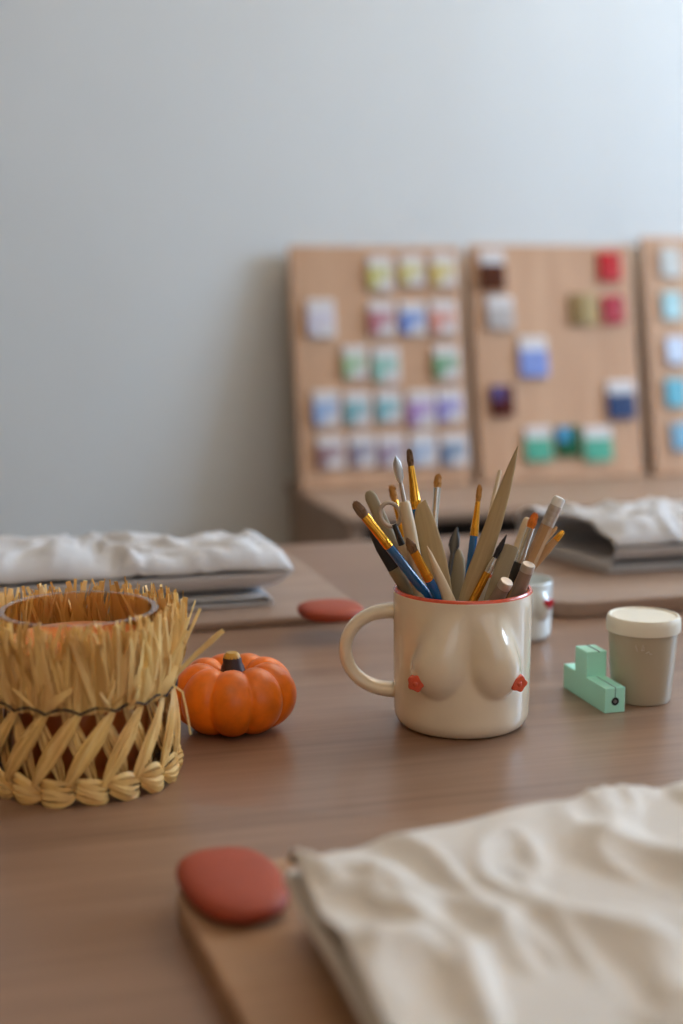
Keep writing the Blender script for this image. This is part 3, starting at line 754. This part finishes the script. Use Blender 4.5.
# pencil
o, L, zf = tool('pencil', 'wooden pencil with a white eraser sticking out at the right', 'pencil', (560, 497), (516, 594), .002)
b = MB(); b.loft([(0, .0006, .0006), (.012, .0036, .0036), (zf(.27), .0036, .0036)], 6); b.build('pencil_body', M_pencil, o, angle=30)
b = MB(); st = []
za, zb = zf(.29), zf(.09)
for k in range(13):
    z = za + (zb - za) * k / 12; r = .0036 + (.00022 if k % 3 == 1 else 0); st.append((z, r, r))
b.loft(st, 18); b.build('crimped_ferrule', M_dull, o)
b = MB(); b.loft([(zb - .002, .0034, .0034), (L - .0015, .0035, .0035), (L - .0004, .003, .003), (L, .0018, .0018)], 18); b.build('eraser', M_eraser, o)
# dowels with metal cap ends
for tip, rim, dt, lab in (((507, 581), (495, 602), -.006, 'short grey handle end with a round cap at the front rim of the mug'),
                          ((529, 564), (520, 598), -.006, 'second grey capped handle end, nearest the right rim of the mug')):
    o, L, zf = tool('loop_tool_handle', lab, 'pottery tool', tip, rim, dt)
    b = MB(); b.loft([(0, .003, .003), (L * .5, .0038, .0038), (L - .004, .0036, .0036)], 18); b.build('handle', M_pwood, o)
    b = MB(); b.loft([(L - .0045, .0038, .0038), (L - .0008, .0038, .0038), (L - .0001, .0034, .0034), (L, .0028, .0028)], 24); b.build('end_cap', M_dull, o)
blade_tool('wooden_modelling_stick', 'broad brown wooden stick at the back centre of the mug', 'pottery tool', (458, 548), (457, 584), .006,
   [(0, 1, 1, 0), (.1, 4, 2, 0), (.3, 7, 2.6, 0), (.7, 8.5, 3, 0), (1, 8.5, 3, 0), (1.1, 8, 3, 0)], M_olive2)
# steel lancet with wooden handle
o, L, zf = tool('steel_lancet', 'slim shiny steel lancet with a pale wooden handle', 'pottery tool', (395.5, 456), (423, 600), -.002)
b = MB(); b.loft([(0, .0028, .0028), (zf(.75), .0034, .0034), (zf(.5), .0036, .0036), (zf(.325), .0031, .0031), (zf(.31), .0024, .0024)], 18); b.build('handle', M_lwood, o)
b = MB(); b.loft([(zf(.32), .0013, .0013), (zf(.22), .0012, .0012), (zf(.18), .001, .001)], 12); b.build('neck', M_dull, o)
b = MB(); b.loft([(zf(.19), .0009, .0008), (zf(.15), .0022, .0007), (zf(.09), .0025, .0006), (zf(.04), .0019, .0005), (L, .0002, .0002)], 14); b.build('blade', M_steel, o)
# loop tool behind
o, L, zf = tool('ribbon_loop_tool', 'round steel ribbon loop tool on a pale handle left of the lancet', 'pottery tool', (386, 503), (422, 598), .002)
b = MB(); b.loft([(0, .0028, .0028), (zf(.8), .0034, .0034), (zf(.5), .0033, .0033), (zf(.44), .0024, .0024)], 18); b.build('handle', M_lwood, o)
b = MB(); b.loft([(zf(.46), .0019, .0019), (zf(.22), .0014, .0014)], 12); b.build('ferrule', M_darkm, o)
c0 = (L + zf(.24)) / 2; hr = (L - zf(.24)) / 2
b = MB(); b.tube([(math.cos(2 * PI * k / 28) * .0052, 0, c0 + math.sin(2 * PI * k / 28) * hr) for k in range(28)], 0.00045, 8, flat=2.6, closed=True, ref=Vector((0, 1, 0))); b.build('wire_loop', M_dull, o)
# fettling knife, far left
o, L, zf = tool('fettling_knife', 'dark bladed knife with grey wooden handle low at the left rim', 'pottery tool', (370, 527), (409, 594), -.002)
b = MB(); b.loft([(0, .003, .003), (zf(.8), .0036, .0036), (zf(.62), .0038, .0034)], 16); b.build('handle', M_olive2, o)
b = MB(); b.loft([(zf(.68), .0036, .0012), (zf(.3), .0036, .0006), (zf(.1), .0024, .0005), (L, .0006, .0003)], 14); b.build('blade', M_darkm, o)
# dark leaf-shaped spatula behind
o, L, zf = tool('metal_spatula', 'small dark leaf shaped metal spatula in the middle at the back', 'pottery tool', (457, 527), (447, 586), .016)
b = MB(); b.loft([(0, .0015, .0015), (zf(.45), .0013, .0013)], 12); b.build('shaft', M_darkm, o)
b = MB(); b.loft([(zf(.47), .001, .0008), (zf(.32), .0032, .0009), (zf(.2), .0028, .0007), (L, .0003, .0003)], 14); b.build('blade', M_darkm, o)

# ------------------------------------------------------------------ lidded tub
jp = at_z(642.5, 690, TZ); jy = .815
jx = (642.8 - 341.5) / F * (jy * math.cos(PITCH) + .21 * math.sin(PITCH))
JR = 36.5 / F * .845; JH = .0512
tub = thing('lidded_tub', 'small grey plastic tub with a cream lid at the right', 'tub', (jx, jy, TZ), 0)
b = MB(); r0, r1 = JR * .80, JR * .93
b.lathe([(r0 * .9, .0), (r0 * .97, .0004), (r0, .002), (r0 + (r1 - r0) * .5, JH * .4), (r1, JH - .009), (r1, JH - .002)], 72); b.build('tub_body', M_tub, tub, angle=40)
b = MB(); b.lathe([(JR * .935, JH - .0094), (JR * .99, JH - .0091), (JR, JH - .0083), (JR * 1.0, JH - .004), (JR * .985, JH - .0015), (JR * .95, JH - .0002), (JR * .90, JH), (JR * .86, JH - .0008), (JR * .3, JH - .0008), (.0002, JH - .0008)], 72); b.build('lid', M_lid, tub, angle=40)
M_mark = mat('pale_mark', (200, 194, 180), 0.3)  # pale raised strokes on the tub wall
b = MB()
def onjar(dx, z):
    rr = r0 + (r1 - r0) * z / (JH - .01) + .0001; a = -PI / 2 - math.atan2(jx, jy) * 1 + dx / rr
    return Vector((rr * math.cos(a), rr * math.sin(a), z))
for pts in ([(-.004, .037), (-.0028, .0335)], [(.0005, .0375), (-.0006, .034)], [(-.0006, .034), (.001, .0345), (.0008, .0362)], [(.0022, .0325), (.0036, .0335), (.0044, .032), (.0056, .0322)]):
    b.tube([onjar(*p) for p in pts], .00028, 6)
b.build('raised_strokes', M_mark, tub)

# ------------------------------------------------------------------ mint block
p = at_z(604.5, 713.7, TZ)
blk = thing('mint_block', 'mint green stepped plastic block with a screw, in front of the tub', 'block', (p.x, p.y, TZ), A)
Lb, Wb, Hb = .056, .0128, .0148
b = MB()
prof = [(0, 0), (Lb, 0), (Lb, Hb), (Lb * .72, Hb), (Lb * .72, Hb * 2.02), (Lb * .44, Hb * 2.02), (Lb * .44, Hb), (0, Hb)]
vs = [(0, y, z) for y, z in prof] + [(Wb, y, z) for y, z in prof]
n = 8
b.add(vs, [tuple(range(n)), tuple(reversed(range(n, 2 * n)))] + [(i, i + n, (i + 1) % n + n, (i + 1) % n) for i in range(n)])
b.build('block_body', M_mint, blk, smooth=False, bevel=.0005)
b = MB(); b.box(Wb * .5 - .0001, Wb * .5 + .0002, -.0001, .0005, Hb * .62, Hb + .0001); b.box(Wb * .5 - .0001, Wb * .5 + .0002, 0, Lb * .44, Hb - .0004, Hb + .0001); b.build('seam', M_black, blk, smooth=False)
b = MB(); b.box(Wb * .55, Wb * .62, Lb * .44 - .0001, Lb * .72 + .0001, Hb * 2.02 - .0004, Hb * 2.02 + .0001); b.build('seam', M_black, blk, smooth=False)
scr = MB(); scr.lathe([(.0001, 0), (.0021, 0), (.0023, .0002), (.0023, .0004), (.0015, .0004), (.0013, .0002), (.0001, .0002)], 28)
o = scr.build('screw', M_black, blk); o.location = (Wb * .5, 0, Hb * .46); o.rotation_euler = (PI / 2, 0, 0)
s2 = MB(); s2.lathe([(.0001, 0), (.0011, 0), (.0011, .0005), (.0001, .0005)], 20); o2 = s2.build('screw_head', M_screw, o)

# ------------------------------------------------------------------ pumpkin
PX = at_z(235, 715, TZ)
pum = thing('mini_pumpkin', 'small ribbed orange pumpkin with a dark stem beside the raffia candle holder', 'pumpkin', (0, 0, TZ), .3)
py_ = .760; pum.location = ((234 - 341.5) / F * (py_ * math.cos(PITCH) + .215 * math.sin(PITCH)), py_, TZ)
PR = 62.5 / F * .785; PH = .0425
vs = []; rows, seg = 40, 160; fs = []
for i in range(rows + 1):
    a = -PI / 2 + PI * i / rows
    for k in range(seg):
        t = 2 * PI * k / seg
        lob = abs(math.sin(t * 4.5 + .4 + .12 * math.sin(t * 2))) ** .62
        ca = math.cos(a); rr = PR * (ca ** .72 if ca > 1e-6 else 0) * (.885 + .115 * lob)
        wv = 1 + .03 * math.sin(t * 2 + 1)
        z = PH / 2 + PH / 2 * math.sin(a) * (.91 + .09 * lob)
        dip = math.exp(-(rr / (PR * .34)) ** 2)
        if a > 0: z -= PH * .30 * dip
        else: z += PH * .12 * dip
        vs.append((rr * math.cos(t) * wv, rr * math.sin(t) * wv, z))
mz = min(v[2] for v in vs); vs = [(x, y, z - mz) for x, y, z in vs]
for i in range(rows):
    for k in range(seg): fs.append((i * seg + k, i * seg + (k + 1) % seg, (i + 1) * seg + (k + 1) % seg, (i + 1) * seg + k))
b = MB(); b.add(vs, fs)
b.build('pumpkin_flesh', M_pump, pum, angle=180)
zt = PH * .64
b = MB(); st = []
for k in range(9):
    t = k / 8; r = .0058 * (1 - t) ** 1.5 + .0046 + (.0004 if k % 2 else 0); st.append((zt - .002 + t * .0155, r, r, -.0010 * t, 0))
st.append((zt + .0142, .003, .003, -.001, 0))
b.loft(st, 16); o = b.build('stem', M_stem, pum)
b = MB(); b.loft([(zt + .0128, .0049, .0049, -.001, 0), (zt + .0142, .0045, .0045, -.001), (zt + .0156, .003, .003, -.001)], 14); b.build('stem_tip', M_stemtip, o)

# ------------------------------------------------------------------ raffia candle holder
KY = .686
KX = (81 - 341.5) / F * (KY * math.cos(PITCH) + .2 * math.sin(PITCH))
can = thing('glass_candle', 'round clear glass jar with peach wax inside the raffia sleeve', 'candle', (KX, KY, TZ), 0)
GR = 79 / F * .70; GH = .0855
b = MB(); b.lathe([(GR * .6, .0008), (GR * .93, .001), (GR * .99, .004), (GR, .008), (GR, GH - .002), (GR + .0004, GH - .0008), (GR - .0014, GH), (GR - .0030, GH - .0008), (GR - .003, GH - .002), (GR - .003, .008), (GR * .8, .006), (.0003, .006)], 96)
b.build('glass_jar', M_glass, can, angle=60)
WH = GH - .0165
b = MB(); b.lathe([(.0003, .0064), (GR * .8, .0064), (GR - .0034, .009), (GR - .0034, WH + .0008), (GR - .0042, WH), (GR * .4, WH - .0006), (.0003, WH - .001)], 72); b.build('wax', M_wax, can, angle=60)
b = MB(); b.tube([(0, 0, WH - .002), (.0002, 0, WH + .001), (.001, 0, WH + .0025)], .0007, 8); b.build('wick', M_black, can)

sl = thing('raffia_sleeve', 'woven raffia basket sleeve with shaggy fringe around the glass candle', 'candle holder', (KX, KY, TZ), 0)
RB = 96 / F * .70          # radius at the base
SZ = .046                  # stitch line height
RS = RB * .95
def ribbon(b, pts, w, nrm, curl=.25, wf=None, tw=0):
    """pts list, width w, nrm(p,i)->outward; slightly cupped strip with thickness"""
    n = len(pts); vs = []
    for i, p in enumerate(pts):
        t = (pts[min(i + 1, n - 1)] - pts[max(i - 1, 0)]).normalized()
        o_ = nrm(p, i); sd = t.cross(o_)
        if sd.length < 1e-5: sd = Vector((1, 0, 0))
        sd.normalize(); o_ = sd.cross(t).normalized()
        ang = tw * i / (n - 1); sd2 = sd * math.cos(ang) + o_ * math.sin(ang); o2 = o_ * math.cos(ang) - sd * math.sin(ang)
        ww = w * (wf(i / (n - 1)) if wf else 1)
        vs += [p - sd2 * ww, p + o2 * ww * curl * 2, p + sd2 * ww, p - o2 * ww * .15]
    fs = []
    for i in range(n - 1):
        for k in range(4): fs.append((i * 4 + k, i * 4 + (k + 1) % 4, (i + 1) * 4 + (k + 1) % 4, (i + 1) * 4 + k))
    fs.append((3, 2, 1, 0)); fs.append(((n - 1) * 4, (n - 1) * 4 + 1, (n - 1) * 4 + 2, (n - 1) * 4 + 3))
    b.add(vs, fs)
def cyl(a, r, z): return Vector((r * math.cos(a), r * math.sin(a), z))
def outn(p, i): v = Vector((p.x, p.y, 0)); return v.normalized() if v.length else Vector((1, 0, 0))
RR = random.Random(21)
NB = 18
# upper fringe: tufts of strips fanning up and out
b = MB()
NT = 62
for k in range(NT):
    a0 = 2 * PI * (k + .5 * RR.random()) / NT
    for q in range(13):
        a = a0 + RR.uniform(-.045, .045)
        h = RR.uniform(.032, .0435) if q < 10 else RR.uniform(.010, .026)
        spread = RR.uniform(-.0005, .0078)
        lean = RR.gauss(0, .15)
        back = math.sin(a)
        pts = []; n = 7; ph = RR.uniform(0, 6)
        z_top = SZ + h
        r_in = RS + RR.uniform(-.002, .0015)
        for i in range(n):
            t = i / (n - 1)
            r = r_in + spread * t * 1.2 + .0015 * math.sin(t * PI) - (0.001 if q >= 10 else 0)
            r = max(r, GR + .0012 )
            aa = a + lean * t ** 1.3 + .012 * math.sin(ph + t * 4)
            pts.append(cyl(aa, r, SZ - .002 + (z_top - SZ + .002) * t))
        ribbon(b, pts, RR.choice((.0006, .0008, .0011, .0019)), outn, RR.uniform(.1, .35), (lambda t: .55 + .9 * math.sin(min(1, t * 1.15) * PI) ** .6 if t < .9 else .7), RR.uniform(-1.3, 1.3))
# strays that flare outward towards the pumpkin
def stray(a, zt_, ro, lean, w_=.0012, z0=SZ):
    pts = [cyl(a + lean * (i / 7) ** 1.2, RS + .001 + ro * (i / 7) ** 1.3, z0 + zt_ * (i / 7)) for i in range(8)]
    ribbon(b, pts, w_, outn, .2, lambda t: 1 if t < .95 else .8, .6)
for _q in range(26):
    stray(RR.uniform(-PI, PI), RR.uniform(.030, .043), RR.uniform(.002, .010), RR.uniform(-.28, .28), RR.uniform(.0005, .0012))
stray(-.35, .030, .027, .22, .0019); stray(-.1, .038, .014, .15, .0015); stray(-.25, .036, .010, .1, .0013); stray(.12, .040, .012, .1, .001); stray(-.5, .032, .012, .2, .0014)
stray(1.15, .046, .0, .05, .0010); stray(1.6, .044, .0, -.15, .0006); stray(-2.2, .034, .004, -.25, .0014); stray(-1.2, .036, .003, .18, .0012)
o = b.build('raffia_fringe', M_straw, sl, angle=50); o['kind'] = 'stuff'
# hanging loose bent straw over the pumpkin
b = MB(); A1 = -.42
pts = [cyl(A1, RS + .001, SZ + .006), cyl(A1 + .03, RS + .006, SZ + .006), cyl(A1 + .06, RS + .0115, SZ + .002), cyl(A1 + .06, RS + .0135, SZ - .007), cyl(A1 + .06, RS + .0155, SZ - .019)]
b.tube(pts, .00045, 6); b.build('loose_straw', M_straw, sl)
# lower weave: outer diagonal bundles and inner counter bundles
for layer, (cnt, rr_off, dirn, shift) in enumerate(((NB, .0006, -1, 1.45), (NB, -.0032, 1, .9))):
    for k in range(cnt):
        a_top = 2 * PI * (k + .5 * layer) / cnt; b = MB()
        rq = random.Random(k * 7 + layer)
        ns_ = 12 if layer == 0 else 6
        for q in range(ns_):
            u = (q / (ns_ - 1) - .5) + rq.uniform(-.05, .05); wq = rq.uniform(0, 6)
            pts = []
            for i in range(11):
                t = i / 10   # 0 top, 1 bottom
                a = a_top + dirn * shift * (2 * PI / cnt) * (t ** .9)
                fan = math.sin(t * PI) ** .8
                a += u * (.028 + .125 * fan) * (1 + .1 * rq.random()) + .012 * math.sin(t * 4 + wq)
                r = RS + (RB - RS) * t + rr_off + .0016 * fan * (1 - 3 * u * u) + rq.uniform(-.0002, .0002)
                z = SZ - .0005 + (0.0095 - SZ) * t
                pts.append(cyl(a, max(r, GR + .001), z))
            ribbon(b, pts, (.0011 if layer == 0 else .0010) * rq.uniform(.6, 1.3), outn, .3, lambda t: .6 + .55 * math.sin(t * PI), rq.uniform(-1.4, 1.4))
        b.build('raffia_strand', M_straw, sl, angle=50)
# knots along the bottom
for k in range(NB):
    a = 2 * PI * (k + .25) / NB; b = MB()
    rq = random.Random(k + 300)
    hw = 2 * PI / NB * (.50 + rq.uniform(-.03, .04)); kr = rq.uniform(-.0006, .0012); kz = rq.uniform(-.0022, .0022)
    for q in range(5):
        u = q / 4 - .5
        pts = []
        for i in range(9):
            t = i / 8; tt = (t - .5) * 2
            bul = math.cos(tt * PI / 2) ** .6 if abs(tt) < 1 else 0
            pts.append(cyl(a + tt * hw, RB - .0015 + (.0036 + kr) * bul * (1 - 1.6 * u * u), .0068 + kz * tt + u * (.0104 + kr) * (.35 + .65 * bul) + .0008 * math.sin(tt * 3 + k + q)))
        ribbon(b, pts, .0020, outn, .25, lambda t: .5 + .6 * math.sin(t * PI), rq.uniform(-.9, .9))
    b.build('raffia_knot', M_straw, sl, angle=50)
# stitched thread
b = MB(); pts = []
for k in range(NB * 16):
    t = k / 16; a = 2 * PI * k / (NB * 16)
    pts.append(cyl(a, RS + .0026 - .0012 * abs(math.sin(t * PI)) ** .5 * 0, SZ + .0026 * abs(math.sin(t * PI)) - .0012))
b.tube(pts, .00052, 6, closed=True); b.build('stitching', M_thread, sl)
b = MB(); b.tube([cyl(2 * PI * k / 90, RB - .0022, .0050 + .0012 * math.sin(k * 1.3)) for k in range(90)], .0017, 8, closed=True); b.build('bottom_cord', M_thread, sl)

# ------------------------------------------------------------------ view
sc.view_settings.view_transform = 'Standard'; sc.view_settings.look = 'None'
sc.view_settings.gamma = 1; sc.view_settings.use_curve_mapping = False
sc.view_settings.exposure = 0.22
